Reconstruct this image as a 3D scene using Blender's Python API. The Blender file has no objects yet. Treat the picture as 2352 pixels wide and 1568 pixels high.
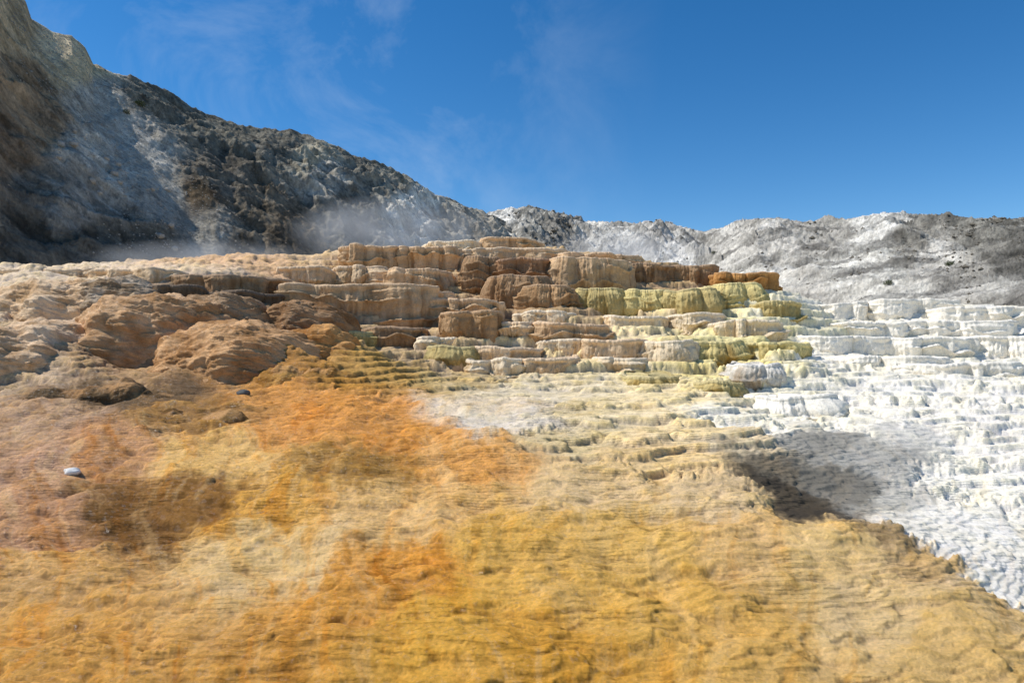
import bpy, math, random
import numpy as np
from mathutils import Vector
random.seed(4)
SC = bpy.context.scene
COL = SC.collection
FPX = 24/36*1024
ZC = 2.2
K = 1024/2352

def unp(X, Y, d):
    return (d*(X*K-512)/FPX, d, ZC-d*(Y*K-341)/FPX)

# ------------------------------------------------------------------ noise
def h2(ix, iy, seed=0):
    a = (ix.astype(np.int64)*374761393 + iy.astype(np.int64)*668265263 + seed*974711) & 0xFFFFFFFF
    a = ((a ^ (a >> 13))*1274126177) & 0xFFFFFFFF
    a = ((a ^ (a >> 16))*2246822519) & 0xFFFFFFFF
    a = a ^ (a >> 15)
    return (a & 0xFFFFFF)/float(0x1000000)

def noise(x, y, seed=0):
    x0 = np.floor(x); y0 = np.floor(y)
    fx = x-x0; fy = y-y0
    ux = fx*fx*fx*(fx*(fx*6-15)+10); uy = fy*fy*fy*(fy*(fy*6-15)+10)
    def g(dx, dy):
        a = h2(x0+dx, y0+dy, seed)*2*np.pi
        return np.cos(a)*(fx-dx)+np.sin(a)*(fy-dy)
    n0 = g(0, 0)*(1-ux)+g(1, 0)*ux
    n1 = g(0, 1)*(1-ux)+g(1, 1)*ux
    return (n0*(1-uy)+n1*uy)*1.5

def fbm(x, y, o=4, seed=0, rough=.5):
    s = 0; a = 1; t = 0; f = 1
    for i in range(o):
        s = s + a*noise(x*f+i*13.7, y*f-i*7.3, seed+i*17); t += a; a *= rough; f *= 2.03
    return s/t

def ridged(x, y, o=4, seed=0, rough=.55):
    s = 0; a = 1; t = 0; f = 1
    for i in range(o):
        s = s + a*(1-2*np.abs(noise(x*f+i*9.1, y*f+i*3.3, seed+i*29))); t += a; a *= rough; f *= 2.05
    return s/t

def worley(x, y, seed=0):
    x0 = np.floor(x); y0 = np.floor(y)
    best = np.full(x.shape, 9.0)
    for dx in (-1, 0, 1):
        for dy in (-1, 0, 1):
            cx = x0+dx; cy = y0+dy
            px = cx+.15+.7*h2(cx, cy, seed); py = cy+.15+.7*h2(cx, cy, seed+5)
            best = np.minimum(best, (px-x)**2+(py-y)**2)
    return np.sqrt(best)

def sst(a, b, x):
    t = np.clip((x-a)/(b-a), 0, 1); return t*t*(3-2*t)

def lin(c, k=.8):
    c = np.asarray(c, float)/255
    return np.where(c <= .04045, c/12.92, ((c+.055)/1.055)**2.4)*k

def cap(c, hi=.9):
    """keep a colour's hue when it would get too bright"""
    c = np.maximum(c, .01); m = c.max(-1, keepdims=True)
    return c*np.minimum(1, hi/m)

# ------------------------------------------------------------------ mesh helpers
def grid_mesh(name, P, col=None, attrs=None, mat=None, wrap=False, parent=None):
    n, m = P.shape[:2]
    idx = np.arange(n*m).reshape(n, m)
    if wrap:
        idx = np.concatenate([idx, idx[:, :1]], axis=1)
    q = np.stack([idx[:-1, :-1], idx[:-1, 1:], idx[1:, 1:], idx[1:, :-1]], -1).reshape(-1, 4)
    me = bpy.data.meshes.new(name)
    me.vertices.add(n*m); me.vertices.foreach_set('co', P.reshape(-1).astype(np.float32))
    me.loops.add(q.size); me.loops.foreach_set('vertex_index', q.reshape(-1).astype(np.int32))
    me.polygons.add(len(q))
    me.polygons.foreach_set('loop_start', np.arange(0, q.size, 4, dtype=np.int32))
    me.polygons.foreach_set('loop_total', np.full(len(q), 4, dtype=np.int32))
    me.polygons.foreach_set('use_smooth', np.ones(len(q), dtype=bool))
    me.update(calc_edges=True)
    if col is not None:
        a = me.attributes.new('Col', 'FLOAT_COLOR', 'POINT')
        c4 = np.ones((n*m, 4), np.float32); c4[:, :3] = cap(col).reshape(-1, 3)
        a.data.foreach_set('color', c4.reshape(-1))
    for k, v in (attrs or {}).items():
        a = me.attributes.new(k, 'FLOAT', 'POINT')
        a.data.foreach_set('value', np.broadcast_to(v, (n, m)).reshape(-1).astype(np.float32))
    o = bpy.data.objects.new(name, me); COL.objects.link(o)
    if mat: me.materials.append(mat)
    if parent: o.parent = parent
    return o

def raw_mesh(name, V, Fc, mat, parent=None, smooth=False, loc=None):
    me = bpy.data.meshes.new(name); me.from_pydata([tuple(v) for v in V], [], [tuple(f) for f in Fc]); me.update()
    if smooth:
        me.polygons.foreach_set('use_smooth', np.ones(len(me.polygons), dtype=bool))
    me.materials.append(mat)
    o = bpy.data.objects.new(name, me); COL.objects.link(o)
    if parent: o.parent = parent
    if loc is not None: o.location = loc
    return o

def tag(o, label=None, cat=None, group=None, kind=None):
    if label: o['label'] = label
    if cat: o['category'] = cat
    if group: o['group'] = group
    if kind: o['kind'] = kind
    return o

# ------------------------------------------------------------------ materials
class NT:
    def __init__(s, mat):
        mat.use_nodes = True; s.t = mat.node_tree; s.t.nodes.clear()
    def n(s, typ, **kw):
        nd = s.t.nodes.new(typ)
        for k, v in kw.items(): setattr(nd, k, v)
        return nd
    def link(s, a, b): s.t.links.new(a, b)
    def put(s, v, sock):
        if isinstance(v, (int, float)): sock.default_value = v
        else: s.link(v, sock)
    def math(s, op, a, b=None, c=None, clamp=False):
        nd = s.n('ShaderNodeMath', operation=op); nd.use_clamp = clamp
        for i, v in enumerate((a, b, c)):
            if v is not None: s.put(v, nd.inputs[i])
        return nd.outputs[0]
    def noise(s, vec, scale, detail=6, rough=.6, dist=0):
        nd = s.n('ShaderNodeTexNoise'); nd.inputs['Scale'].default_value = scale
        nd.inputs['Detail'].default_value = detail; nd.inputs['Roughness'].default_value = rough
        nd.inputs['Distortion'].default_value = dist
        s.link(vec, nd.inputs['Vector']); return nd.outputs['Fac']
    def maprange(s, v, a, b, c, d):
        nd = s.n('ShaderNodeMapRange'); s.link(v, nd.inputs[0])
        for i, x in enumerate((a, b, c, d)): nd.inputs[i+1].default_value = x
        return nd.outputs[0]
    def bump(s, h, dist, strength=1.0, normal=None):
        nd = s.n('ShaderNodeBump'); s.link(h, nd.inputs['Height'])
        nd.inputs['Distance'].default_value = dist; s.put(strength, nd.inputs['Strength'])
        if normal: s.link(normal, nd.inputs['Normal'])
        return nd.outputs[0]
    def mul(s, col, f):
        nd = s.n('ShaderNodeVectorMath', operation='SCALE'); s.link(col, nd.inputs[0]); s.link(f, nd.inputs['Scale'])
        return nd.outputs[0]

def travertine(name, vertical=False):
    m = bpy.data.materials.new(name); t = NT(m)
    out = t.n('ShaderNodeOutputMaterial'); b = t.n('ShaderNodeBsdfPrincipled'); t.link(b.outputs[0], out.inputs[0])
    geo = t.n('ShaderNodeNewGeometry'); pos = geo.outputs['Position']
    at = t.n('ShaderNodeAttribute', attribute_name='Col'); wet = t.n('ShaderNodeAttribute', attribute_name='wet').outputs['Fac']
    sp = t.n('ShaderNodeSeparateXYZ'); t.link(pos, sp.inputs[0])
    n1 = t.noise(pos, 2.2, 8, .65); n2 = t.noise(pos, 30, 7, .78)
    v = t.math('MULTIPLY', t.maprange(n1, .3, .7, .88, 1.10), t.maprange(n2, .3, .7, .70, 1.24))
    t.link(t.mul(at.outputs['Color'], v), b.inputs['Base Color'])
    soft = t.maprange(wet, .03, .2, .55, 1.0)      # dry white crust is smoother than the wet flow
    if vertical:
        mp = t.n('ShaderNodeMapping'); mp.inputs['Scale'].default_value = (1, 1, .28); t.link(pos, mp.inputs['Vector'])
        nr = t.bump(t.noise(mp.outputs[0], 15, 6, .65, .4), .055, t.math('MULTIPLY', soft, .9))
        nr = t.bump(t.noise(pos, 18, 8, .72), .036, t.math('MULTIPLY', soft, .9), nr)
    else:
        nw = t.noise(pos, 1.2, 5, .6)
        ph = t.math('ADD', t.math('MULTIPLY', sp.outputs['Z'], 170), t.math('MULTIPLY', nw, 34))
        ph = t.math('ADD', ph, t.math('MULTIPLY', sp.outputs['Y'], 62))
        sw = t.math('SINE', ph)
        msk = t.maprange(t.noise(pos, 1.4, 4, .55), .42, .6, 0.0, 1)
        nr = t.bump(t.math('MULTIPLY', sw, msk), .006, t.math('MULTIPLY', soft, .85))
        nr = t.bump(t.noise(pos, 8, 6, .62), .036, t.math('MULTIPLY', soft, .65), nr)
        nr = t.bump(t.noise(pos, 30, 8, .8), .036, t.math('MULTIPLY', soft, .95), nr)
    t.link(nr, b.inputs['Normal'])
    # water stands in small films: only those specks are glossy
    film = t.math('MULTIPLY', t.maprange(t.noise(pos, 24, 5, .7), .57, .62, 0, 1), wet)
    r = t.math('SUBTRACT', .92, t.math('MULTIPLY', film, .68))
    t.link(t.math('SUBTRACT', r, t.math('MULTIPLY', wet, .04)), b.inputs['Roughness'])
    t.link(t.math('ADD', t.math('MULTIPLY', film, .9), .02), b.inputs['Specular IOR Level'])
    return m

def hill_mat(name):
    m = bpy.data.materials.new(name); t = NT(m)
    out = t.n('ShaderNodeOutputMaterial'); b = t.n('ShaderNodeBsdfPrincipled'); t.link(b.outputs[0], out.inputs[0])
    geo = t.n('ShaderNodeNewGeometry'); pos = geo.outputs['Position']
    at = t.n('ShaderNodeAttribute', attribute_name='Col')
    n1 = t.noise(pos, .22, 9, .72, .6); n2 = t.noise(pos, 1.5, 8, .82)
    v = t.math('MULTIPLY', t.maprange(n1, .3, .7, .68, 1.32), t.maprange(n2, .35, .65, .58, 1.40))
    t.link(t.mul(at.outputs['Color'], v), b.inputs['Base Color'])
    nr = t.bump(t.noise(pos, .35, 9, .66, .8), 1.3, .8)
    nr = t.bump(t.noise(pos, 1.8, 7, .76), .34, .85, nr)
    t.link(nr, b.inputs['Normal'])
    b.inputs['Roughness'].default_value = .95; b.inputs['Specular IOR Level'].default_value = .03
    return m

def plain(name, rgb, scale=8, bump=.02, rough=.9, var=.3):
    m = bpy.data.materials.new(name); t = NT(m)
    out = t.n('ShaderNodeOutputMaterial'); b = t.n('ShaderNodeBsdfPrincipled'); t.link(b.outputs[0], out.inputs[0])
    tc = t.n('ShaderNodeTexCoord'); n = t.noise(tc.outputs['Object'], scale, 6, .65)
    c = t.n('ShaderNodeRGB'); c.outputs[0].default_value = (*lin(rgb), 1)
    t.link(t.mul(c.outputs[0], t.maprange(n, .3, .7, 1-var, 1+var)), b.inputs['Base Color'])
    t.link(t.bump(n, bump, .8), b.inputs['Normal']); b.inputs['Roughness'].default_value = rough
    b.inputs['Specular IOR Level'].default_value = .2
    return m

M_GROUND = travertine('travertine_flow')
M_WALL = travertine('travertine_drapery', True)
M_HILL = hill_mat('hill_rock')
M_STONE = plain('pale_stone', (235, 233, 228))
M_SCREE = plain('scree_stone', (178, 172, 162), 3)
M_RUBBLE = plain('dark_rubble_rock', (112, 106, 94), 2)
M_LEAF = plain('shrub_leaf', (70, 82, 42), 6, .01)
M_STEM = plain('shrub_stem', (80, 66, 50), 6, .01)

# ------------------------------------------------------------------ terrace list (photo units, front depth in metres)
T = (208, 176, 138); B = (166, 136, 104); R = (162, 127, 96); D = (116, 98, 78); O = (186, 168, 116); Y = (212, 194, 134)
C = (234, 214, 182); W = (248, 240, 224); OB = (184, 136, 82); P = (214, 187, 152); LB = (184, 150, 112)
TS = [
 (1108,1230,543,584,28.0,T,'d','topmost tan travertine block crowning the centre of the terraces'),
 (980,1112,551,584,27.6,C,'d','low pale block just left of the topmost tan block'),
 (780,912,564,640,25.0,T,'d','tan scalloped block at the upper left corner of the central tier'),
 (900,1065,566,640,25.4,T,'d','wide tan ledge under the pale low block on the upper tier'),
 (1050,1285,570,628,26.0,P,'d','long light brown ledge directly below the topmost tan block'),
 (1275,1445,580,668,25.0,T,'d','tan rim behind the large fluted bulge of the upper tier'),
 (1255,1442,590,708,23.4,T,'u','large fluted tan bulge tapering downward, biggest of the upper tier'),
 (1148,1262,592,660,23.6,R,'d','reddish brown block beside the large fluted tan bulge'),
 (758,872,610,662,24.0,P,'u','rounded pinkish tan bulge under the upper left corner block'),
 (888,1035,616,694,23.4,T,'u','pair of rounded tan pillows under the wide tan ledge'),
 (1128,1262,632,718,22.0,B,'u','dark brown draped bulge below the reddish brown block'),
 (1203,1332,655,718,21.5,LB,'u','brown rounded bulge tucked under the large fluted bulge'),
 (1068,1155,588,700,23.9,B,'u','narrow brown column left of the reddish brown block'),
 (1438,1545,604,668,25.0,B,'d','brown ledge stepping down right of the large fluted bulge'),
 (1540,1645,608,668,25.3,B,'d','brown ledge between the orange brown end block and its brown neighbour'),
 (1640,1773,625,690,24.4,OB,'d','orange brown block at the right end of the upper tier'),
 (1328,1452,660,734,22.0,O,'u','olive tan bulge at the left of the yellow row'),
 (1440,1542,663,728,21.7,Y,'u','yellow fluted block second from left in the yellow row'),
 (1533,1652,664,724,21.3,O,'u','olive yellow block in the middle of the yellow row'),
 (1630,1752,650,724,21.8,Y,'u','tall yellow block at the right of the yellow row below the orange brown block'),
 (636,746,610,656,23.2,P,'d','small stepped tan block left of the pinkish tan bulge'),
 (582,655,656,706,20.6,D,'d','small dark block at the left end of the long draped wall'),
 (648,958,652,758,19.5,T,'l','long straight tan wall with dark hanging drapery, widest of the terraces'),
 (950,1132,684,764,19.9,T,'l','tan ledge continuing right from the long draped wall'),
 (1018,1134,716,776,18.2,LB,'d','round drum shaped brown block standing before the tan ledge'),
 (1140,1222,738,782,18.3,P,'d','small squarish tan block right of the round drum'),
 (1212,1292,740,782,18.8,P,'d','small tan block squeezed between two wider ones in the middle row'),
 (1243,1408,741,788,18.1,T,'l','wide low tan block in the middle row under the cream ledge'),
 (1198,1305,712,748,20.0,C,'d','cream ledge under the brown rounded bulge'),
 (1392,1548,724,758,19.7,C,'l','long cream white ledge below the yellow row'),
 (1543,1664,719,755,20.0,C,'d','cream yellow ledge below the olive yellow block'),
 (712,835,757,808,17.4,O,'d','olive brown block beneath the long draped wall'),
 (958,1074,774,806,17.6,C,'d','thin cream ledge under the round drum'),
 (984,1094,792,838,17.0,O,'u','olive stained block at the left of the lowest row'),
 (1082,1235,795,838,16.9,P,'d','tan block right of the olive stained block in the lowest row'),
 (1200,1335,819,858,15.9,P,'d','rounded tan block at the front of the lowest row'),
 (1228,1348,777,812,17.6,C,'d','cream ledge under the wide low tan block'),
 (1338,1492,777,838,17.0,P,'l','big pale tan block in the middle of the lowest row'),
 (1373,1482,819,852,16.3,C,'d','small cream step in front of the big pale tan block'),
 (1473,1604,780,848,16.7,C,'u','cream bulge streaked with yellow at the right of the lowest row'),
 (1588,1708,780,836,17.2,Y,'u','yellow stained block right of the streaked cream bulge'),
 (1655,1792,734,790,18.5,C,'d','white and yellow block below the tall yellow block'),
 (1748,1850,688,748,20.6,O,'d','olive stepped block descending beside the tall yellow block'),
 (1698,1852,784,826,17.2,Y,'d','low yellow ledge where the terraces turn white'),
 (1078,1202,824,856,15.9,C,'d','flat cream step at the left front of the lowest row'),
 (376,610,632,676,19.4,B,'l','long thin brown ledge above the dark overhang'),
 (186,400,617,655,20.0,P,'l','long low rim of pale pink crust on the left slope'),
 (835,965,748,800,18.0,B,'d','brown step beneath the right end of the long draped wall'),
 (430,610,668,712,18.4,D,'l','dark shaded ledge under the long thin brown ledge'),
 (300,450,655,706,18.0,D,'l','dark brown overhang on the left slope below the long pale rim'),
 (-60,190,616,646,20.4,P,'l','pale crust ledge at the left frame edge above the pink bulge'),
 (2040,2204,686,745,24.0,W,'l','tallest white terrace on the skyline of the white slope'),
 (2196,2420,704,768,23.0,W,'l','white terrace at the right frame edge on the skyline'),
 (1886,2052,695,745,24.6,W,'l','cream white ledge at the left end of the white skyline'),
 (2076,2335,736,785,21.5,W,'l','long white ledge under the tallest white terrace'),
 (1936,2090,738,785,21.4,W,'l','white block left of the long white ledge'),
 (2256,2440,770,836,19.0,W,'l','large white terrace cut by the right frame edge'),
 (2056,2270,773,826,19.0,W,'l','white terrace in the second row of the white slope'),
 (1858,2060,772,820,19.2,W,'l','white step next to the low yellow ledge'),
 (1955,2150,818,862,16.4,W,'l','low white step in the middle of the white slope'),
 (2130,2360,832,880,15.6,W,'l','broad low white step in the right part of the white slope'),
 (1728,1905,905,962,13.0,W,'u','rounded white bulge standing over the grey hollow'),
 (1700,1795,834,888,14.6,(212,205,192),'u','light grey rounded lump beside the rounded white bulge'),
 (1440,1560,858,890,14.6,O,'u','low olive lump in front of the streaked cream bulge'),
 (1600,1715,876,905,14.0,O,'u','small olive ledge next to the light grey lump'),
]
MS = [
 (175,435,690,855,14.6,(184,150,114),'big wet brown dome bulging from the left slope'),
 (415,575,690,780,16.0,(152,126,98),'dark brown dome right of the big wet brown dome'),
 (380,660,762,872,13.4,(184,146,106),'broad rusty brown dome below the two upper domes'),
 (-80,140,762,868,13.4,(206,178,146),'pale beige dome cut by the left frame edge'),
 (-60,215,655,790,16.4,(214,186,152),'pale pink flowing bulge under the crust rim at left'),
 (180,325,652,712,17.2,(156,140,120),'grey crusted lump at the left edge of the dark overhang'),
 (590,762,704,800,16.6,(146,116,86),'dark rusty bulge below the small dark block'),
 (640,790,775,838,14.8,(178,134,84),'small rusty orange bulge below the dark rusty bulge'),
 (95,370,878,926,11.0,(104,86,64),'dark wet knobbly ledge across the left foreground'),
 (275,570,932,980,9.9,(128,100,62),'long brown wet ledge below the dark knobbly ledge'),
 (200,380,1138,1204,7.4,(104,78,46),'dark brown wet hump near the small white pebble'),
 (375,640,1122,1163,7.5,(104,78,46),'thin dark lip curving right of the dark brown hump'),
 (615,800,834,870,13.0,(180,138,78),'ochre ledge at the foot of the broad rusty dome'),
]

# ------------------------------------------------------------------ base terrain: thin plate spline through surveyed points
CP = [(X, Y, d) for X, Y, d in [
 (-400,1568,4.6),(100,1568,4.4),(600,1568,4.35),(1176,1568,4.3),(1700,1568,4.4),(2200,1568,4.55),
 (-400,1380,5.6),(100,1380,5.45),(600,1380,5.3),(1176,1380,5.25),(1700,1380,5.4),(2050,1400,5.4),
 (-400,1195,7.3),(60,1195,7.0),(500,1195,6.8),(900,1195,6.6),(1300,1195,6.5),(1700,1195,6.6),
 (-400,1035,9.2),(60,1035,8.9),(500,1035,8.5),(900,1035,8.3),(1300,1035,8.4),(1600,1035,8.8),
 (-300,920,11.6),(60,920,11.2),(500,920,11.5),(900,920,11.7),(1300,920,12.0),(1600,920,12.2),
 (-300,850,13.4),(650,860,13.2),(950,850,15.6),(1150,862,15.6),(1400,860,15.8),(1500,870,14.8),
 (-300,720,17),(60,740,16.2),(-300,640,19.5),(60,635,19.5),(300,640,20),(500,625,21.5),
 (60,612,21.5),(-300,612,21.8),(560,590,27),(300,611,24),(700,585,27.5),
 (1740,1010,9.2),(1760,1110,7.8),(1800,1175,7.0),(1950,1215,6.5),(2130,1300,6.0),(2352,1450,5.2),(2600,1600,4.8),
 (1850,1130,8.0),(1800,1040,9.2),(1950,1170,7.3),(1900,1050,9.4),(2050,1200,7.05),(2150,1240,6.75),(2300,1360,6.0),(2352,1400,5.8),(2600,1500,5.7),
 (1750,960,11.2),(2000,950,12.4),(2300,950,12.7),(2600,950,12.8),(2000,870,15.2),(2300,880,15.0),(2600,880,15),(2200,1060,10.2),(2600,1150,9.0),
 (2600,700,25),(1820,700,22.5),(1850,690,24.6),
]]
pts = [unp(*c) for c in CP]
for t_ in TS:
    x0, _, zt = unp(t_[0], t_[2], t_[4]); x1, _, zb = unp(t_[1], t_[3]-3, t_[4]); w_ = x1-x0; dd = t_[4]
    zb = zb+.18*(zt-zb)
    for f in ((.5,) if w_ < 2.2 else (.2, .8)):
        pts.append((x0+w_*f, dd-.02, zb))
    bb = min(1.25, .5*w_+.35)
    pts.append(((x0+x1)/2*(1+bb/dd), dd+bb, zt-.12))
for i, t_ in enumerate(MS[:8]):
    x, y, z_ = unp((t_[0]+t_[1])/2, t_[3]-3, t_[4]); pts.append((x, y-.05, z_))
    x0, _, zt = unp(t_[0], t_[2], t_[4]); x1 = unp(t_[1], 0, t_[4])[0]; b_ = min(1.2, .55*(x1-x0))
    for f in (.06, .94): pts.append((x0+(x1-x0)*f, y+b_*.55, z_+(zt-z_)*.62))
for u in (-1, -.4, .2, .8): pts.append((u*2.2, 2.2, -.7))
for u in (-1.3, -.7, -.2, .2, .6): pts.append((u*33, 33, 5.0 if u < .3 else 4.2))
for u in (-1.3, -.7, 0, .5, .9): pts.append((u*45, 45, 4.2 if u < .3 else 3.2))
for u in (.5, .7, .9): pts.append((u*31, 31, 3.2))
pts = np.array(pts)
def q_of(x, y): return np.stack([x/y*2.0, np.log(y)*2.0], -1)
def kern(r2): return .5*r2*np.log(r2+1e-9)
Q = q_of(pts[:, 0], pts[:, 1]); n = len(Q)
A = np.zeros((n+3, n+3)); d2 = ((Q[:, None]-Q[None])**2).sum(-1)
A[:n, :n] = kern(d2)+np.eye(n)*.003
A[:n, n] = 1; A[:n, n+1:] = Q; A[n, :n] = 1; A[n+1:, :n] = Q.T
wts = np.linalg.solve(A, np.concatenate([pts[:, 2], np.zeros(3)]))
def base_z(x, y):
    sh = x.shape; x = x.ravel(); y = y.ravel(); out = np.zeros(x.size)
    for i in range(0, x.size, 40000):
        q = q_of(x[i:i+40000], y[i:i+40000]).astype(np.float32)
        d = (q[:, None, 0]-Q[None, :, 0].astype(np.float32))**2+(q[:, None, 1]-Q[None, :, 1].astype(np.float32))**2
        out[i:i+40000] = kern(d)@wts[:n]+wts[n]+q@wts[n+1:]
    return out.reshape(sh)
def hit(X, Y):
    dd = np.geomspace(3.5, 34, 700)
    zz = base_z(dd*(X*K-512)/FPX, dd); zr = ZC-dd*(Y*K-341)/FPX
    i = np.nonzero(zz >= zr)[0]
    return dd[i[0]] if len(i) else 27.0

# ------------------------------------------------------------------ mineral colours: X, Y, rgb, kind
CC = [
 (100,1500,(220,164,88),'f'),(100,1350,(208,162,102),'f'),(60,1220,(196,150,112),'o'),(60,1080,(202,160,126),'o'),(250,1050,(198,150,108),'o'),
 (300,1180,(140,102,60),'o'),(450,1150,(152,110,62),'o'),(500,1050,(236,190,118),'f'),(420,960,(166,126,78),'o'),(300,915,(120,98,74),'o'),
 (100,960,(188,154,124),'o'),(700,900,(208,148,84),'f'),(850,940,(210,146,76),'f'),(700,990,(214,150,82),'f'),(950,1000,(208,146,76),'f'),
 (1080,1040,(218,158,88),'f'),(800,1080,(166,126,70),'f'),(600,1180,(210,158,80),'f'),(650,1280,(242,204,144),'f'),(900,1190,(232,188,124),'f'),
 (900,1330,(214,150,70),'f'),(800,1390,(216,154,72),'f'),(1000,1450,(224,170,78),'f'),(1200,1300,(230,180,94),'f'),(1500,1250,(234,188,108),'f'),
 (1700,1250,(238,194,128),'f'),(1500,1400,(230,180,94),'f'),(1300,1510,(218,160,68),'f'),(1700,1450,(234,184,102),'f'),(2000,1400,(242,206,146),'f'),
 (2200,1500,(238,196,126),'f'),(1900,1250,(244,206,142),'f'),(1650,1140,(244,210,158),'f'),(1400,1100,(240,204,148),'f'),(1150,980,(244,228,204),'f'),
 (1090,935,(244,222,192),'f'),(1300,1010,(226,202,154),'s'),(1500,1050,(226,194,142),'s'),(1400,950,(232,210,168),'s'),(1550,900,(236,214,168),'s'),
 (1600,980,(232,206,158),'s'),(1200,900,(234,216,184),'s'),(1000,880,(206,178,126),'s'),(900,860,(196,154,88),'s'),(800,870,(190,140,74),'s'),
 (650,860,(180,132,76),'o'),(500,800,(176,140,102),'b'),(330,760,(174,142,106),'b'),(100,700,(222,196,164),'b'),(60,810,(194,168,138),'b'),
 (250,830,(188,154,118),'b'),(600,720,(150,124,98),'b'),(200,680,(206,180,150),'b'),(0,640,(232,208,178),'b'),(400,700,(154,130,106),'b'),
 (1000,800,(196,170,136),'t'),(1200,800,(224,202,164),'t'),(1200,690,(178,150,118),'t'),(900,650,(188,158,124),'t'),(1500,800,(228,208,168),'t'),(1600,800,(218,202,150),'t'),
 (1750,770,(226,214,166),'t'),(1850,740,(240,230,202),'t'),(1700,850,(220,203,152),'t'),(1100,600,(196,168,132),'t'),(1400,640,(184,156,122),'t'),
 (560,595,(224,184,142),'b'),(100,618,(236,212,182),'b'),(300,626,(234,208,178),'b'),(800,580,(210,182,148),'t'),(1000,560,(210,182,148),'t'),
 (1900,820,(248,240,224),'w'),(2100,720,(248,240,224),'w'),(2300,760,(248,240,224),'w'),(2000,900,(248,240,224),'w'),(2200,900,(248,240,224),'w'),
 (1800,900,(244,235,214),'w'),(2300,1000,(248,240,224),'w'),(2250,1200,(248,240,224),'g'),(2200,1110,(246,239,223),'w'),(2100,1225,(238,230,214),'g'),
 (2300,1350,(248,240,224),'g'),(2200,1260,(248,240,224),'g'),(1880,1010,(152,147,136),'g'),(2000,1050,(176,171,160),'g'),(1800,1060,(112,102,86),'g'),
 (1790,1120,(74,67,57),'g'),(1860,1165,(66,60,52),'g'),(1960,1120,(128,123,112),'g'),(1720,1000,(206,188,156),'s'),(2090,1000,(214,208,195),'g'),
 (2310,1400,(226,190,134),'f'),(2150,1290,(210,172,116),'f'),(2020,1225,(166,138,98),'f'),(1750,970,(236,228,210),'w'),(2060,1140,(196,190,177),'g'),
 (2100,940,(248,240,224),'w'),(1960,960,(234,227,210),'w'),(1880,1080,(120,115,104),'g'),
]
cw = []
for X, Y, c, k in CC:
    d = hit(X, Y); cw.append(((X*K-512)/FPX*2.0, math.log(d)*2.0))
cw = np.array(cw); ccol = np.array([lin(c[2], 1.12 if c[3] == 'f' else (1.02 if c[3] in 'ob' else .98)) for c in CC]); ck = [c[3] for c in CC]
PAR = {  # step .3, step .12, step .045, lumps, wet
 'f': (0, .34, .6, .75, .9), 'o': (0, .42, .6, .8, 1.0), 'b': (.35, .55, .4, 1.2, .7), 't': (1.0, .8, .2, .1, .2),
 'w': (.45, .95, .55, .05, .02), 'g': (0, .22, .5, .05, .02), 's': (.08, .95, .55, .2, .3)}
cpar = np.array([PAR[k] for k in ck])
def mineral(x, y):
    sh = x.shape
    u = x/y; q0 = u*2.0; q1 = np.log(y)*2.0
    lx = q0*2.2; ly = q1*2.2
    fing = fbm((u+.05*noise(u*4, q1))*17, q1*1.3, 5, 103, .65)
    q0 = q0+.14*fbm(lx*2, ly*1.4, 7, 101, .70); q1 = q1+.13*fbm(lx*2.4+40, ly*2, 7, 102, .70)+.22*fing
    q0 = q0.ravel(); q1 = q1.ravel()
    oc = np.zeros((q0.size, 3)); op = np.zeros((q0.size, cpar.shape[1]))
    for i in range(0, q0.size, 60000):
        s = slice(i, i+60000)
        d = (q0[s, None]-cw[None, :, 0])**2+(q1[s, None]-cw[None, :, 1])**2
        w = 1/(d+.002)**3
        w /= w.sum(1, keepdims=True)
        oc[s] = w@ccol; op[s] = w@cpar
    return oc.reshape(*sh, 3), op.reshape(*sh, -1)

def steps(h, s, w=.2, tread=.10):
    k = np.floor(h/s); f = h/s-k
    g = np.clip((f-(1-w))/w, 0, 1); g = g*g*(3-2*g)
    return s*(k+tread*f+(1-tread)*g)

us = np.concatenate([np.linspace(-1.7, -.84, 30)[:-1], np.linspace(-.84, .84, 920), np.linspace(.84, 1.7, 30)[1:]])
ds = np.concatenate([np.geomspace(1.4, 3.8, 24)[:-1], np.geomspace(3.8, 13, 580)[:-1], np.geomspace(13, 29, 480)[:-1], np.geomspace(29, 420, 60)])
U, Dp = np.meshgrid(us, ds); GX = U*Dp; GY = Dp
bz = base_z(GX, GY)
far = sst(36, 60, GY); bz = bz*(1-far)+3.0*far
gcol, gp = mineral(GX, GY)
warm = np.clip((gcol[..., 0]-gcol[..., 2])*3, 0, 1)
wx = GX+.3*fbm(GX*.9, GY*.9, 3, 11); wy = GY+.3*fbm(GX*.9+9, GY*.9, 3, 12)
def dome(cell, seed, sx=1.5):
    return 1-np.minimum(worley(wx/(cell*sx), wy/cell, seed)*1.15, 1.2)
near = 1-sst(30, 40, GY)
z = bz.copy()
crum = fbm(GX*3.0, GY*4.0, 5, 95, .60)
cf = .24+.04*(1-warm)
for i, (s, cell, amp, sx) in enumerate([(.30, 1.0, .26, 2.8), (.11, .45, .10, 2.6), (.04, .22, .04, 2.4)]):
    dm = dome(cell, 31+i*7, sx)*amp+fbm(GX/cell*.35, GY/cell*.5, 3, 60+i)*amp*.9+crum*s*cf
    h = bz+dm
    z += gp[..., i]*(steps(h, s)-bz-s*.1-amp*.25)*near
lump = .13*dome(.85, 77, 1.2)+.06*dome(.36, 78, 1.2)+.026*dome(.17, 79, 1.2)+.14*fbm(GX*.6, GY*.8, 3, 80)-.06
z += gp[..., 3]*lump*near
wt = np.clip(gp[..., 4], 0, 1)
z += (.08*fbm(GX*.45, GY*.6, 3, 90)+.05*(ridged(GX*.8, GY*1.3, 2, 91)-.3)*wt+.018*crum)*near
rn = fbm(GX*1.0, GY*1.0, 4, 96)
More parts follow.
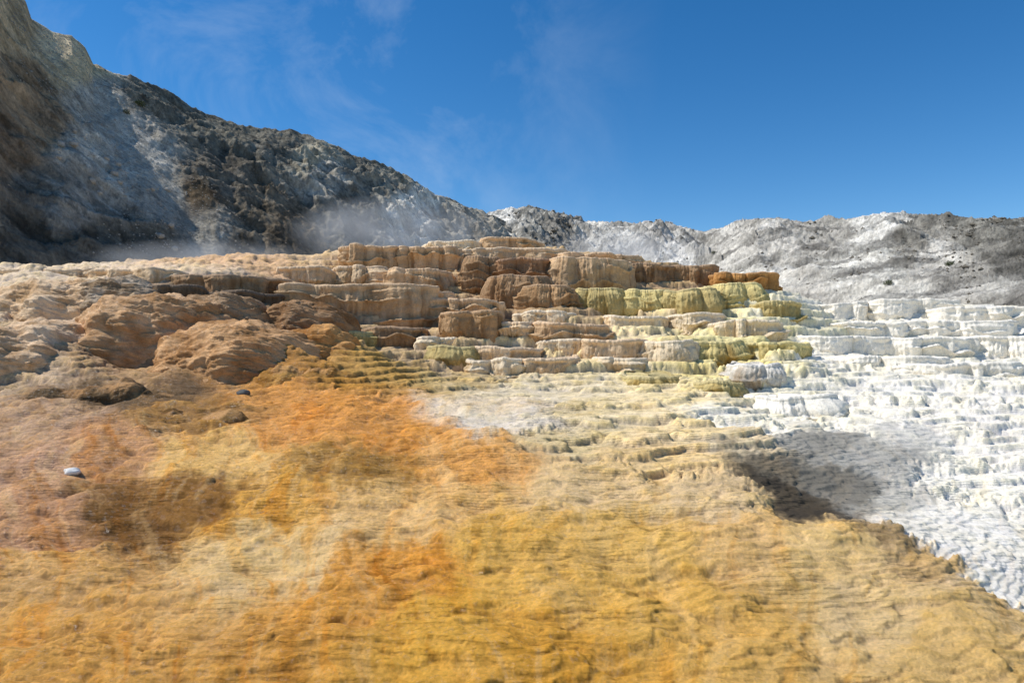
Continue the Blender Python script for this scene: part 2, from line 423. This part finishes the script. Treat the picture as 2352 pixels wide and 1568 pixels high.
rip = np.sin(GY*46+bz*120+rn*16+2*fbm(GX*4, GY*4, 2, 97)); rip = np.maximum(rip, -.3)
z += .008*rip*wt*sst(-.15, .25, fbm(GX*.8, GY*1.1, 4, 98))*near*sst(14, 9, GY)
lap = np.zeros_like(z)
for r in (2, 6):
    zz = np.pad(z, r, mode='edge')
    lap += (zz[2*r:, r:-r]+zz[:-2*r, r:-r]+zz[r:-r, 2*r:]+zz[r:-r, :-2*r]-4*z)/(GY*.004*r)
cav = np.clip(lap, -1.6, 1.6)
sw = fbm(GX*1.1, GY*1.6, 5, 140); sf = fbm(GX*5, GY*9, 5, 141, .70)
fw = fbm(U*2.5, np.log(Dp)*2.5, 4, 150)
st_ = fbm((U+.12*fw)*22, np.log(Dp)*2.6, 6, 151, .66)
dry = np.clip(warm, .12, 1)
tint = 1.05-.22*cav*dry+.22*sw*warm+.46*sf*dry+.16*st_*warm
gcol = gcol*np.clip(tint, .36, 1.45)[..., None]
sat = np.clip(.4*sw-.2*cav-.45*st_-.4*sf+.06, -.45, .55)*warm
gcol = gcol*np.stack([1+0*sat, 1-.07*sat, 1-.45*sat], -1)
nearm = (1-sst(10, 14, GY))*warm
ms = (.26*sst(.12, .30, st_)*nearm)[..., None]; gcol = gcol*(1-ms)+lin((246, 206, 142), 1.05)*ms
mb = (.46*sst(.12, .34, -st_)*nearm)[..., None]; gcol = gcol*(1-mb)+gcol*np.array([.76, .61, .40])*mb
# orange bacterial threads within the flow
fo = fbm((U+.15*fw)*30, np.log(Dp)*3.4, 5, 155, .66)
mo = (.6*sst(.08, .30, fo)*nearm*sst(.25, -.25, U+.12))[..., None]; gcol = gcol*(1-mo)+gcol*np.array([1.0, .78, .46])*mo
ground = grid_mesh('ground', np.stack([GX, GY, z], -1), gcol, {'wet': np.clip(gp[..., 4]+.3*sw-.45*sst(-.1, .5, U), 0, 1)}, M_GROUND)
tag(ground, kind='structure')

# ------------------------------------------------------------------ terrace builder
def scallop(th, nl, r):
    e = np.sort(np.concatenate([(np.arange(nl)+r.uniform(-.45, .45, nl))/nl*2*np.pi]))
    e = np.concatenate([[e[-1]-2*np.pi], e, [e[0]+2*np.pi]])
    i = np.clip(np.searchsorted(e, th)-1, 0, len(e)-2)
    t = (th-e[i])/(e[i+1]-e[i])*2-1
    amp = r.uniform(.3, 1.4, len(e)); amp[-2:] = amp[0]
    return np.sqrt(np.clip(1-.93*t*t, 0, 1))*amp[i]

def terrace(X0, X1, Yt, Yb, d, wc, style, label, i):
    r = np.random.default_rng(i+50)
    x0, _, zt = unp(X0, Yt, d+.3); x1, _, _ = unp(X1, Yt, d+.3)
    zb = unp(X0, Yb, d)[2]-.35
    a = (x1-x0)/2*(1.28 if style != 'u' else 1.18); cx = (x0+x1)/2; H = zt-zb
    b = float(np.clip(a*1.1, .8, 2.0)); cy = d+b
    per = 2*np.pi*math.sqrt((a*a+b*b)/2)
    n = int(np.clip(per/.019, 180, 460)); m = int(np.clip(H/.026, 20, 54))
    th = np.linspace(0, 2*np.pi, n, endpoint=False)+np.pi/2
    c, s = np.cos(th), np.sin(th); p = 2.5 if style == 'u' else 3.0
    rad = (np.abs(c)**p+np.abs(s)**p)**(-1/p)
    arc = th*per/(2*np.pi)
    rad = rad*(1+.24*noise(arc*.45, arc*0+i*1.7, 190+i)+.09*noise(arc*1.4, arc*0+i*1.7, 191+i))
    nl = max(4, int(per/r.uniform(.6, 1.4)))
    la = min(.24, .20*a+.01)*r.uniform(.6, 1.2)
    sc = scallop(th-np.pi/2, nl, r)*la-la
    nx, ny = c/a, s/b; nn = np.hypot(nx, ny); nx /= nn; ny /= nn
    def ring(off, zz, k=1.0):
        return np.stack([cx+a*rad*c*k+nx*off, cy+b*rad*s*k+ny*off, np.broadcast_to(zz, off.shape)], -1)
    lipz = zt+.11*fbm(arc*.9, arc*0+i*3.1, 4, 200)+.03*(sc/la+.4)-min(.08, .08*H)*np.abs(c)**6
    rows = []; cols = []
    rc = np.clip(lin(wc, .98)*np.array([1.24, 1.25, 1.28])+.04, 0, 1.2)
    if wc == W: rc = lin(wc, .98)
    for k in (0.02, .3, .55, .75, .88, .94):
        o = sc*k; zz = lipz-.05-.02*(1-k)+.03*fbm(arc*1.5, arc*0+k*7, 3, 210+i)
        rows.append(ring(o, zz, k)); cols.append(rc*1.0)
    lip_n = .036*noise(arc*3.5, arc*0+i, 220)+.026*noise(arc*11, arc*0+i, 221)+.014*noise(arc*24, arc*0+i, 222)
    R0 = .055
    for ph in np.linspace(0, 1, 7):
        an = ph*np.pi*.64
        o = sc+lip_n-R0+R0*np.sin(an)-.015*(1-ph)
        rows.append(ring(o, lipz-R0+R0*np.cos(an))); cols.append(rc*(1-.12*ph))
    zlip = lipz-R0+R0*math.cos(np.pi*.64); olip = sc+lip_n-R0+R0*math.sin(np.pi*.64)
    Pt = np.stack(rows); Ct = np.stack([np.broadcast_to(q, (n, 3)) for q in cols])
    vt = 1+(.08 if wc == W else .26)*fbm(Pt[..., 0]*3, Pt[..., 1]*3+Pt[..., 2]*3, 4, 230+i)
    Ct = Ct*vt[..., None]
    v = np.linspace(0, 1, m)[:, None]; AR = np.broadcast_to(arc, (m, n)); V = np.broadcast_to(v, (m, n))
    Z = zlip[None]*(1-v)+zb*v
    dep = zt-Z
    warp = .14*noise(AR*1.2, Z*2.0, 240+i)
    fm = .3+.7*sst(-.3, .4, noise(AR*.8, Z*.6+i, 246))
    fl = fm*(.030*noise((AR+warp)*4.2, Z*.6+i, 241)+.028*ridged((AR+warp)*8.5, Z*.5+i, 2, 242)+.022*noise((AR+warp*.6)*17, Z*.8, 239))+.009*noise(AR*26, Z*9, 243)
    lu = .12*fbm(AR*1.2, Z*1.4+i*5, 4, 244)+.034*fbm(AR*7, Z*8+i, 3, 245)
    g = sst(0, .12, V)
    lp = dep/.30+.9*noise(AR*.5, AR*0+i*2.3, 247)+.45*noise(AR*2.3, AR*0, 248)
    fr = lp-np.floor(lp)
    led = (np.exp(-((fr-.10)/.08)**2)*.5+(1-fr)*.9)*sst(.0, .35, noise(AR*.45, np.floor(lp)*3.7+i, 249)+.06)
    if style != 'u':
        prof = .05*np.sin(np.clip(V*1.3, 0, 1)*np.pi)-.04*sst(0, .08, V)+.08*sst(.5, 1, V); la2 = .16
    else:
        bul = min(.28, .32*a)
        prof = bul*(np.sin(np.clip(V*1.1+.05, 0, 1)*np.pi)**.8*1.0-.1*V)
        prof = prof-prof[:1]-.03*sst(0, .08, V); la2 = .09
    hv = H-.35
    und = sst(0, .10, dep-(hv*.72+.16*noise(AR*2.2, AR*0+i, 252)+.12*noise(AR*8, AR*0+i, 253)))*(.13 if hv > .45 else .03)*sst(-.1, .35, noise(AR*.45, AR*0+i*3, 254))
    O_ = olip[None]+prof+g*(fl+lu+la2*led)-und+(sc[None]*.6)*g*(.4 if style != 'u' else .7)
    Pw = np.stack([cx+a*rad[None]*c[None]+nx[None]*O_, cy+b*rad[None]*s[None]+ny[None]*O_, Z], -1)
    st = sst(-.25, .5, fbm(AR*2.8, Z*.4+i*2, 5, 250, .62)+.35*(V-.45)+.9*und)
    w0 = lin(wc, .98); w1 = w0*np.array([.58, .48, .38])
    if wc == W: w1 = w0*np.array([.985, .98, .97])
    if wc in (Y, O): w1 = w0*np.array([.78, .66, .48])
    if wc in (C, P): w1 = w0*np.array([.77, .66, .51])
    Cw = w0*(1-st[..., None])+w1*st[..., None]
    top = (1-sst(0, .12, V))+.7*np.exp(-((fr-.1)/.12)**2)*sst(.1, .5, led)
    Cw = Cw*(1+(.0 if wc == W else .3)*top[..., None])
    big = fbm(AR*.6, Z*.8+i, 3, 262)
    Cw = Cw*(1+(.03 if wc == W else .25)*big[..., None]*np.array([1, 1.06, 1.2]))
    Cw = Cw*(1+(.06 if wc == W else .28)*fbm(AR*4, Z*5, 4, 260+i))[..., None]*(1+(1.0 if wc == W else 4.5)*np.clip(fl, -.05, .04))[..., None]
    e = bpy.data.objects.new('travertine_terrace', None); COL.objects.link(e); e.location = (cx, cy, zb)
    e.empty_display_size = .2
    tag(e, label, 'terrace', 'travertine terraces of the hot spring')
    off = np.array([cx, cy, zb])
    wet = .3 if wc in (D, B, R, LB, OB) else (.02 if wc == W else .18)
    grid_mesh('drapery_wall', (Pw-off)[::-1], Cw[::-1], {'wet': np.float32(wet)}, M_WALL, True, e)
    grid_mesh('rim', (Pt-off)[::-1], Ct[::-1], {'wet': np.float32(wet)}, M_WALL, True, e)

for i, t_ in enumerate(TS): terrace(*t_, i)

# ------------------------------------------------------------------ rounded flowstone domes
def mound(X0, X1, Yt, Yb, d, wc, label, i):
    low = i >= 8
    x0, _, zt = unp(X0, Yt, d+(.25 if low else .6)); x1, _, _ = unp(X1, Yt, d+.4); zb = unp(X0, Yb, d)[2]-(.2 if low else .3)
    cx = (x0+x1)/2; a = (x1-x0)/2*(1.2 if low else 1.25); H = zt-zb
    b = .30 if low else float(np.clip(a*1.0, .4, 2.0)); cy = d+b
    n = 380; m = 130
    th = np.linspace(0, 2*np.pi, n, endpoint=False)[None]; ph = np.linspace(0.005, 1, m)[:, None]*np.pi/2
    sx = np.sin(ph)**.75*(1+.2*noise(np.cos(th)*1.7+i*3, np.sin(th)*1.7, 305)); X = cx+a*sx*np.cos(th); Yy = cy+b*sx*np.sin(th); Z = zb+H*np.cos(ph)**.72*np.ones_like(th)
    if low:
        Yy = Yy+.22*np.sin((X-cx)*1.6+i)+.12*fbm(X*1.5, X*0+i, 3, 306)
        Z = zb+(Z-zb)*(.74+.5*fbm(X*1.6, X*0+i*3, 4, 307))
    s = min(1, H/.9)
    wo = X+.2*fbm(X*1.4, Yy*1.4+Z, 3, 300+i)
    pz = Z*1.2+Yy*.8
    L = .24*(1-worley(wo*.8, pz*.9, 310+i)*1.2)+.13*(1-worley(wo*1.5, pz*2.2, 311+i)*1.2)+.07*(1-worley(wo*3, pz*5, 312+i)*1.2)+.034*(1-worley(wo*6, pz*11, 313+i)*1.2)+.016*(1-worley(wo*13, pz*22, 314+i)*1.2)
    hz = Z/.17+1.2*fbm(wo*1.2, Yy*1.2, 4, 315+i); fz = hz-np.floor(hz)
    L = L+.03*(fz**2)*sst(-.2, .3, fbm(wo*.9, pz, 3, 316+i))
    L = L*(.4 if low else s)-.05*s
    dx, dy, dz = sx*np.cos(th)*b*H, sx*np.sin(th)*a*H, np.cos(ph)*a*b*np.ones_like(th)
    l = np.sqrt(dx*dx+dy*dy+dz*dz); Pm = np.stack([X+dx/l*L, Yy+dy/l*L, Z+dz/l*L], -1)
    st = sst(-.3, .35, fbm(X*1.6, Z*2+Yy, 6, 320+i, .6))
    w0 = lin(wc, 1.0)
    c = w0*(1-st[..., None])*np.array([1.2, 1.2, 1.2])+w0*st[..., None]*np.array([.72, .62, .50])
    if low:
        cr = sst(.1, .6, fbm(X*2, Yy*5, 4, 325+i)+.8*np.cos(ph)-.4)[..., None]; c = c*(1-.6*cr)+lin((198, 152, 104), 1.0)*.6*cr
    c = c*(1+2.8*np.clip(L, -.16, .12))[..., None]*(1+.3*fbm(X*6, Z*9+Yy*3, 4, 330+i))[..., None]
    off = np.array([cx, cy, zb])
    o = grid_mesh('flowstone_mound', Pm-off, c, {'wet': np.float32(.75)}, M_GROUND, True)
    o.location = off; tag(o, label, 'mound', 'rounded flowstone mounds')
for i, m_ in enumerate(MS): mound(*m_, i)

# ------------------------------------------------------------------ hills
def hill(us_px, ridge, dr, db, zbase, colours, seed, crag, nu=800, nt=240, amp=1.0, gully=.5, pk=.45, top=.5, fa=.5, tone=(1.04, 1, .92)):
    px = np.linspace(us_px[0], us_px[1], nu)
    def itp(tb, xs): return np.interp(xs, [t[0] for t in tb], [t[1] for t in tb])
    Rr = itp(ridge, px); D1 = itp(dr, px); D0 = itp(db, px)
    Zr = ZC+D1*(341-Rr*K)/FPX
    t = np.concatenate([np.linspace(0, 1, nt), np.linspace(1, 1.8, 40)[1:]])[:, None]
    tt = np.minimum(t, 1)
    ker = np.hanning(91); ker /= ker.sum(); Zs = np.convolve(np.pad(Zr, 45, mode='edge'), ker, 'valid')
    Zr_t = Zs[None]+(Zr-Zs)[None]*sst(.55, .95, tt)
    D = D0[None]+(D1-D0)[None]*t
    prof = tt**1.08+.05*np.sin(tt*np.pi)
    Z = zbase+(Zr_t-zbase)*prof-np.clip(t-1, 0, 1)*D*.12-np.clip(t-1, 0, 1)**2*8
    X = D*((px*K-512)/FPX)[None]; Yy = D.copy()
    arc = X*.8+Yy*.35; up = Yy*.6+Z*1.2
    sc = np.clip(D/90, .4, 1.5)*amp
    cr = crag(px[None]*np.ones_like(D), t*np.ones_like(D))
    big = (ridged(arc*.055, up*.04, 5, seed)-.3)*1.9+fbm(arc*.02, up*.02, 3, seed+3)*2.2
    mid = ridged(arc*.13+.3*big, up*.11, 5, seed+1)*1.3-.4
    gu = (ridged(arc*.16+.25*fbm(arc*.05, up*.05, 3, seed+5), up*.03, 4, seed+4)-.3)*gully*1.6
    fin = (ridged(arc*.6, up*.5, 5, seed+2, .65)-.3)*fa
    bh = Z/3.2+.9*fbm(arc*.05, up*.05, 4, seed+30); bf = bh-np.floor(bh)
    band = (bf**3)*1.1*sst(-.1, .3, fbm(arc*.06, np.floor(bh)*2.7, 3, seed+31))
    fade = sst(0, .08, t)*(1-top*sst(.75, 1.0, tt))
    disp = (big*fade*(.35+.65*cr)+mid*cr*(.25+.75*fade)+gu*fade+fin*(.3+.7*cr)+band*cr*fade)*sc
    slope = (Zr-zbase)/(D1-D0); ln = np.sqrt(1+slope**2)
    Z = Z+disp*(1/ln)[None]; Yy = Yy-disp*(slope/ln)[None]*.8; X = X-disp*(slope/ln)[None]*.8*((px*K-512)/FPX)[None]
    cp = np.array([(c[0], c[1]) for c in colours], float); cv = np.array([lin(c[2], 1.0) for c in colours])
    row = (341-(Z-ZC)/D*FPX)/K
    wxx = px[None]+44*fbm(arc*.09, up*.05, 7, seed+7, .72); wyy = row+30*fbm(arc*.12+5, up*.06, 7, seed+8, .72)
    f0, f1 = wxx.ravel(), wyy.ravel(); oc = np.zeros((f0.size, 3))
    for i in range(0, f0.size, 60000):
        s = slice(i, i+60000)
        w = 1/((f0[s, None]-cp[None, :, 0])**2+1.6*(f1[s, None]-cp[None, :, 1])**2+80)**3
        oc[s] = (w/w.sum(1, keepdims=True))@cv
    C_ = oc.reshape(*D.shape, 3)*np.array(tone)
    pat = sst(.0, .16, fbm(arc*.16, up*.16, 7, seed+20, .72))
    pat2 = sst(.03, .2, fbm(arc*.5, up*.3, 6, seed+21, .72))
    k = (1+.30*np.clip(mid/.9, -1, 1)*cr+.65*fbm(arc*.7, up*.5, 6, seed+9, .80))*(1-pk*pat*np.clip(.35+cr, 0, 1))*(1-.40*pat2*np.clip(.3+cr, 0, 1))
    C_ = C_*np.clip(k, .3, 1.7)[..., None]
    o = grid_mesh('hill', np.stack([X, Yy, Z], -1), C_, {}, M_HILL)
    tag(o, kind='structure')
    return px, row, np.stack([X, Yy, Z], -1), D

LC = [(30,60,(206,184,152)),(60,200,(170,150,126)),(100,300,(166,148,126)),(20,330,(156,138,118)),(130,110,(240,222,190)),(185,150,(236,216,180)),(230,230,(200,197,190)),
 (300,300,(206,203,197)),(250,420,(192,190,184)),(330,370,(202,200,194)),(400,450,(184,182,176)),(500,540,(178,174,166)),(100,450,(146,143,136)),(50,540,(112,110,103)),(200,560,(122,119,111)),
 (350,590,(114,111,103)),(350,220,(134,132,124)),(440,260,(130,128,120)),(520,300,(130,128,120)),(500,400,(124,119,111)),(450,440,(106,93,77)),(650,330,(132,130,123)),(720,360,(166,162,149)),
 (740,405,(188,186,180)),(600,480,(124,116,104)),(650,520,(114,104,91)),(800,480,(136,134,128)),(900,400,(148,146,138)),(960,480,(226,225,221)),(1050,490,(166,163,155)),
 (1100,520,(172,167,158)),(850,380,(132,130,123)),(550,560,(138,130,118)),(-300,200,(150,134,114)),(-300,500,(112,109,102)),(150,480,(178,176,170)),(180,330,(198,195,188))]
def crag_l(px, t):
    scree = np.exp(-((px-(110+(1-t)*430))/105)**2)
    return np.clip(1.1-1.02*scree, .06, 1.1)
LH = hill((-700, 1330), [(-700,-330),(-200,-160),(0,-60),(30,-8),(58,6),(72,46),(120,74),(165,86),(196,118),(214,158),(345,200),(470,272),(550,290),(665,302),(750,330),(820,368),(945,412),(1000,458),(1120,492),(1190,530),(1260,560),(1330,600)],
     [(-700,75),(0,72),(200,92),(470,118),(1000,150),(1330,170)], [(-700,36),(0,40),(200,46),(500,56),(900,82),(1330,120)], 3.6, LC, 400, crag_l, 860, 250, .95, .5, .28, .5, .16, (1.0, .96, .87))
RC = [(1150,500,(220,218,213)),(1230,500,(162,160,154)),(1300,525,(142,139,133)),(1350,520,(210,208,203)),(1500,540,(190,187,182)),(1560,585,(234,232,228)),(1450,560,(212,210,205)),
 (1600,560,(186,183,177)),(1700,540,(202,199,193)),(1800,600,(198,195,189)),(1900,520,(176,173,167)),(2000,600,(214,212,206)),(2100,540,(156,153,146)),(2250,540,(140,138,132)),
 (2300,600,(132,130,125)),(2200,650,(192,189,183)),(2050,680,(208,206,200)),(2330,690,(136,134,130)),(1750,650,(214,212,206)),(1850,660,(198,195,189)),(2030,505,(226,224,219)),(1950,640,(214,212,206)),
 (2160,590,(206,203,197)),(2240,620,(172,169,163)),(2600,560,(136,134,129)),(2600,680,(126,124,120)),(2290,660,(180,178,173))]
def crag_r(px, t):
    return np.clip(.75+.4*sst(1800, 2200, px)+.35*np.exp(-((px-1260)/90)**2), .3, 1.2)
RH = hill((1000, 3100), [(1000,520),(1120,490),(1160,484),(1215,480),(1270,492),(1320,504),(1340,516),(1450,520),(1560,526),(1615,536),(1680,522),(1740,508),(1850,512),(1960,508),(2020,500),(2100,506),(2200,510),(2352,512),(2700,530),(3100,560)],
     [(1000,190),(1500,180),(1620,200),(1740,150),(2000,130),(2352,105),(3100,95)], [(1000,120),(1300,105),(1700,72),(2000,54),(2352,40),(3100,36)], 2.6, RC, 500, crag_r, 960, 280, 1.0, 1.4, .44, .75, .6, (1.02, 1, .95))

def on_hill(Hh, X, Y):
    px, row, Pp, D = Hh
    j = int(np.argmin(np.abs(px-X))); i = int(np.argmin(np.abs(row[:230, j]-Y)))
    return Pp[i, j]

# ------------------------------------------------------------------ loose stones
def stone_mesh(r, seed, sub=3, flat=.65):
    import bmesh
    bm = bmesh.new(); bmesh.ops.create_icosphere(bm, subdivisions=sub, radius=1)
    V = np.array([v.co[:] for v in bm.verts]); Fc = [[v.index for v in f.verts] for f in bm.faces]; bm.free()
    rr = 1+.35*fbm(V[:, 0]*1.3+seed, V[:, 1]*1.3+V[:, 2]*.9, 3, seed)+.12*noise(V[:, 0]*4, V[:, 2]*4+V[:, 1]*3, seed+1)
    V = V*rr[:, None]*r*np.array([1.15, .9, flat]); return V, Fc
def gz(x, y):
    j = int(np.argmin(np.abs(us-x/y))); i = int(np.argmin(np.abs(ds-y))); return z[i, j]
for X, Y, rad, lab, mt in [(166,1099,.075,'small white pebble lying on the wet pink brown flow at left', M_STONE),
                           (560,914,.10,'small dark grey stone at the right tip of the dark knobbly ledge', plain('dark_stone', (96, 98, 96)))]:
    d = hit(X, Y); x = d*(X*K-512)/FPX
    V, Fc = stone_mesh(rad, int(X)); o = raw_mesh('stone', V, Fc, mt, None, True, (x, d, gz(x, d)+rad*.42)); tag(o, lab, 'stone')
for k in range(16):
    X = random.uniform(120, 420); Y = 250+(X-120)*.62+random.uniform(10, 170)
    p = on_hill(LH, X, Y); rd = random.uniform(.2, .4); V, Fc = stone_mesh(rd, 900+k, 2, .8)
    o = raw_mesh('boulder', V, Fc, M_SCREE, None, False, (p[0], p[1], p[2]+rd*.25)); o.rotation_euler.z = random.uniform(0, 6)
    tag(o, 'pale grey boulder lying on the scree slope of the dark left hill', 'boulder', 'boulders on the scree')
oct_ = np.array([(1,0,0),(-1,0,0),(0,1,0),(0,-1,0),(0,0,1),(0,0,-1)], float); of = [(0,2,4),(2,1,4),(1,3,4),(3,0,4),(2,0,5),(1,2,5),(3,1,5),(0,3,5)]
def loose(name, places, mat, label, cat):
    V = []; Fc = []
    for p, s in places:
        b0 = len(V)
        for o_ in oct_: V.append(p+(o_*np.array([random.uniform(.6, 1.3), random.uniform(.6, 1.3), random.uniform(.5, 1)]))*s)
        Fc += [tuple(b0+q for q in f) for f in of]
    tag(raw_mesh(name, V, Fc, mat), label, cat, kind='stuff')
pl = []
px, row, Pp, Dd = LH
for k in range(4200):
    tt = random.betavariate(1.4, 1.1); X = 90+(1-tt)*430+random.gauss(0, 95)
    if X < -50: continue
    j = int(np.argmin(np.abs(px-X))); pl.append((Pp[int(tt*249), j], random.uniform(.04, .13)*(1.6 if random.random() < .08 else 1)))
loose('scree', pl, M_SCREE, 'loose grey scree stones scattered down the dark left hill', 'scree')
pl = []
px, row, Pp, Dd = RH
for k in range(3400):
    X = random.choice([random.gauss(2200, 130), random.gauss(1260, 70), random.uniform(1350, 2400), random.gauss(2320, 60)]); tt = random.uniform(.05, .98)
    j = int(np.argmin(np.abs(px-X)))
    if noise(np.array([X*.012]), np.array([tt*4.0]), 77)[0] < -.02: continue
    p = Pp[int(tt*279), j]; pl.append((p, random.uniform(.1, .3)*p[1]/90*(1.8 if random.random() < .1 else 1)))
loose('rubble', pl, M_RUBBLE, 'dark rubble rocks strewn over the pale right hills', 'rubble')

# ------------------------------------------------------------------ shrubs
def shrub(p, s, seed, label):
    r = random.Random(seed)
    e = bpy.data.objects.new('shrub', None); COL.objects.link(e); e.location = tuple(p); e.empty_display_size = .2
    tag(e, label, 'shrub')
    V = []; Fc = []
    for k in range(420):
        while True:
            q = np.array([r.uniform(-1, 1), r.uniform(-1, 1), r.uniform(0, 1)])
            if q[0]**2+q[1]**2+(q[2]-.4)**2*2.2 < 1*r.uniform(.5, 1): break
        a = np.array([r.gauss(0, 1), r.gauss(0, 1), r.gauss(0, 1)]); a /= np.linalg.norm(a)
        c = np.cross(a, [r.gauss(0, 1), r.gauss(0, 1), r.gauss(0, 1)]); c /= np.linalg.norm(c)
        w = r.uniform(.06, .13); b0 = len(V); q = q*s
        V += [q-a*w*s, q+c*w*.5*s, q+a*w*s, q-c*w*.5*s]; Fc.append((b0, b0+1, b0+2, b0+3))
    raw_mesh('foliage', V, Fc, M_LEAF, e)
    V = []; Fc = []
    for k in range(6):
        an = k*1.05; t0 = np.array([0, 0, -.2]); t1 = np.array([math.cos(an)*.5, math.sin(an)*.5, .6]); b0 = len(V)
        for tt, w in ((0, .05), (1, .015)):
            for j in range(4):
                V.append((t0*(1-tt)+t1*tt+w*np.array([math.cos(j*1.57), math.sin(j*1.57), 0]))*s)
        Fc += [(b0+j, b0+(j+1) % 4, b0+4+(j+1) % 4, b0+4+j) for j in range(4)]
    raw_mesh('stem', V, Fc, M_STEM, e)
for X, Y, H_, s, lab in [(320,246,LH,.8,'yellow green shrub below the skyline of the left hill'),(290,262,LH,.55,'small shrub just left of the yellow green skyline shrub'),
                       (1905,555,RH,.5,'dark shrub near the top of the pale right hill'),(2040,652,RH,.5,'lone dark shrub low on the pale right hill'),
                       (1640,585,RH,.55,'dark shrub in the saddle of the pale hills'),(2180,610,RH,.5,'shrub among dark rocks on the right hill')]:
    shrub(on_hill(H_, X, Y), s, int(X), lab)

# ------------------------------------------------------------------ steam
def steam(X, Y, d, sx, sy, sz, dens, seed, label):
    import bmesh
    bm = bmesh.new(); bmesh.ops.create_icosphere(bm, subdivisions=3, radius=1)
    me = bpy.data.meshes.new('steam'); bm.to_mesh(me); bm.free()
    o = bpy.data.objects.new('steam', me); COL.objects.link(o); o.location = unp(X, Y, d); o.scale = (sx, sy, sz)
    m = bpy.data.materials.new('steam_vapour'); t = NT(m); me.materials.append(m)
    out = t.n('ShaderNodeOutputMaterial'); vs = t.n('ShaderNodeVolumeScatter'); t.link(vs.outputs[0], out.inputs['Volume'])
    vs.inputs['Color'].default_value = (1, .99, .97, 1); vs.inputs['Anisotropy'].default_value = .1
    tc = t.n('ShaderNodeTexCoord'); geo = t.n('ShaderNodeNewGeometry')
    ln = t.n('ShaderNodeVectorMath', operation='LENGTH'); t.link(tc.outputs['Object'], ln.inputs[0])
    mp = t.n('ShaderNodeMapping'); mp.inputs['Location'].default_value = (seed, seed*2, 0); mp.inputs['Scale'].default_value = (.34, .34, .36)
    t.link(geo.outputs['Position'], mp.inputs['Vector'])
    nz = t.noise(mp.outputs[0], 1.5, 3, .6, .8)
    f = t.math('MULTIPLY', t.maprange(nz, .36, .68, 0, 1), t.maprange(ln.outputs['Value'], .05, .95, 1, 0))
    t.link(t.math('MULTIPLY', f, dens), vs.inputs['Density'])
    tag(o, label, 'steam', kind='stuff')
steam(900, 540, 33, 5.8, 2.5, 2.1, .70, 3, 'white steam drifting before the dark left hill above the terraces')
steam(470, 594, 27, 5.6, 2, .85, .55, 8, 'thin steam hugging the pale rim at the foot of the left hill')
steam(1440, 578, 33, 4.6, 2.5, 1.3, .55, 14, 'faint steam rising behind the right end of the terraces')

# ------------------------------------------------------------------ light, sky, camera
sdir = Vector((-.62, .06, .78)).normalized()
sun = bpy.data.lights.new('sun', 'SUN'); sun.energy = 5.0; sun.angle = math.radians(.5); sun.color = (1, .955, .88)
so = bpy.data.objects.new('sun', sun); COL.objects.link(so); so.rotation_euler = sdir.to_track_quat('Z', 'Y').to_euler()
w = bpy.data.worlds.new('World'); SC.world = w; w.use_nodes = True
nt = w.node_tree; nt.nodes.clear()
def nn_(t, **k):
    nd = nt.nodes.new(t)
    for a, b in k.items(): setattr(nd, a, b)
    return nd
out = nn_('ShaderNodeOutputWorld'); bg = nn_('ShaderNodeBackground'); sky = nn_('ShaderNodeTexSky', sky_type='NISHITA')
sky.sun_disc = False; sky.sun_elevation = math.asin(sdir.z); sky.sun_rotation = math.atan2(sdir.x, sdir.y)
sky.altitude = 1800; sky.air_density = 1.0; sky.dust_density = .15; sky.ozone_density = 2.0
hs = nn_('ShaderNodeHueSaturation'); hs.inputs['Saturation'].default_value = 1.36
tc = nn_('ShaderNodeTexCoord'); mp = nn_('ShaderNodeMapping'); mp.inputs['Scale'].default_value = (1.5, 1.2, 2.0); mp.inputs['Rotation'].default_value = (0, -.8, 0)
nz = nn_('ShaderNodeTexNoise'); nz.inputs['Scale'].default_value = 3.2; nz.inputs['Detail'].default_value = 10; nz.inputs['Roughness'].default_value = .64; nz.inputs['Distortion'].default_value = .5
mr = nn_('ShaderNodeMapRange'); mr.inputs[1].default_value = .45; mr.inputs[2].default_value = .85
sep = nn_('ShaderNodeSeparateXYZ'); mx = nn_('ShaderNodeMapRange'); mx.inputs[1].default_value = .2; mx.inputs[2].default_value = -.1
mu = nn_('ShaderNodeMath', operation='MULTIPLY'); mu2 = nn_('ShaderNodeMath', operation='MULTIPLY'); mu2.inputs[1].default_value = .34
mix = nn_('ShaderNodeMix', data_type='RGBA'); mix.inputs['B'].default_value = (4.8, 5.6, 6.6, 1)
L = nt.links.new
L(tc.outputs['Generated'], mp.inputs[0]); L(mp.outputs[0], nz.inputs['Vector']); L(nz.outputs['Fac'], mr.inputs[0])
L(tc.outputs['Generated'], sep.inputs[0]); L(sep.outputs['X'], mx.inputs[0])
L(mr.outputs[0], mu.inputs[0]); L(mx.outputs[0], mu.inputs[1]); L(mu.outputs[0], mu2.inputs[0])
L(sky.outputs[0], hs.inputs['Color']); L(hs.outputs[0], mix.inputs['A']); L(mu2.outputs[0], mix.inputs['Factor'])
L(mix.outputs['Result'], bg.inputs['Color']); bg.inputs['Strength'].default_value = .138; L(bg.outputs[0], out.inputs[0])
cam = bpy.data.cameras.new('camera'); cam.lens = 24; cam.sensor_width = 36; cam.clip_end = 3000
co = bpy.data.objects.new('camera', cam); COL.objects.link(co); co.location = (0, 0, ZC); co.rotation_euler = (math.radians(90), 0, 0)
SC.camera = co
SC.view_settings.view_transform = 'Standard'; SC.view_settings.look = 'None'; SC.view_settings.exposure = 0
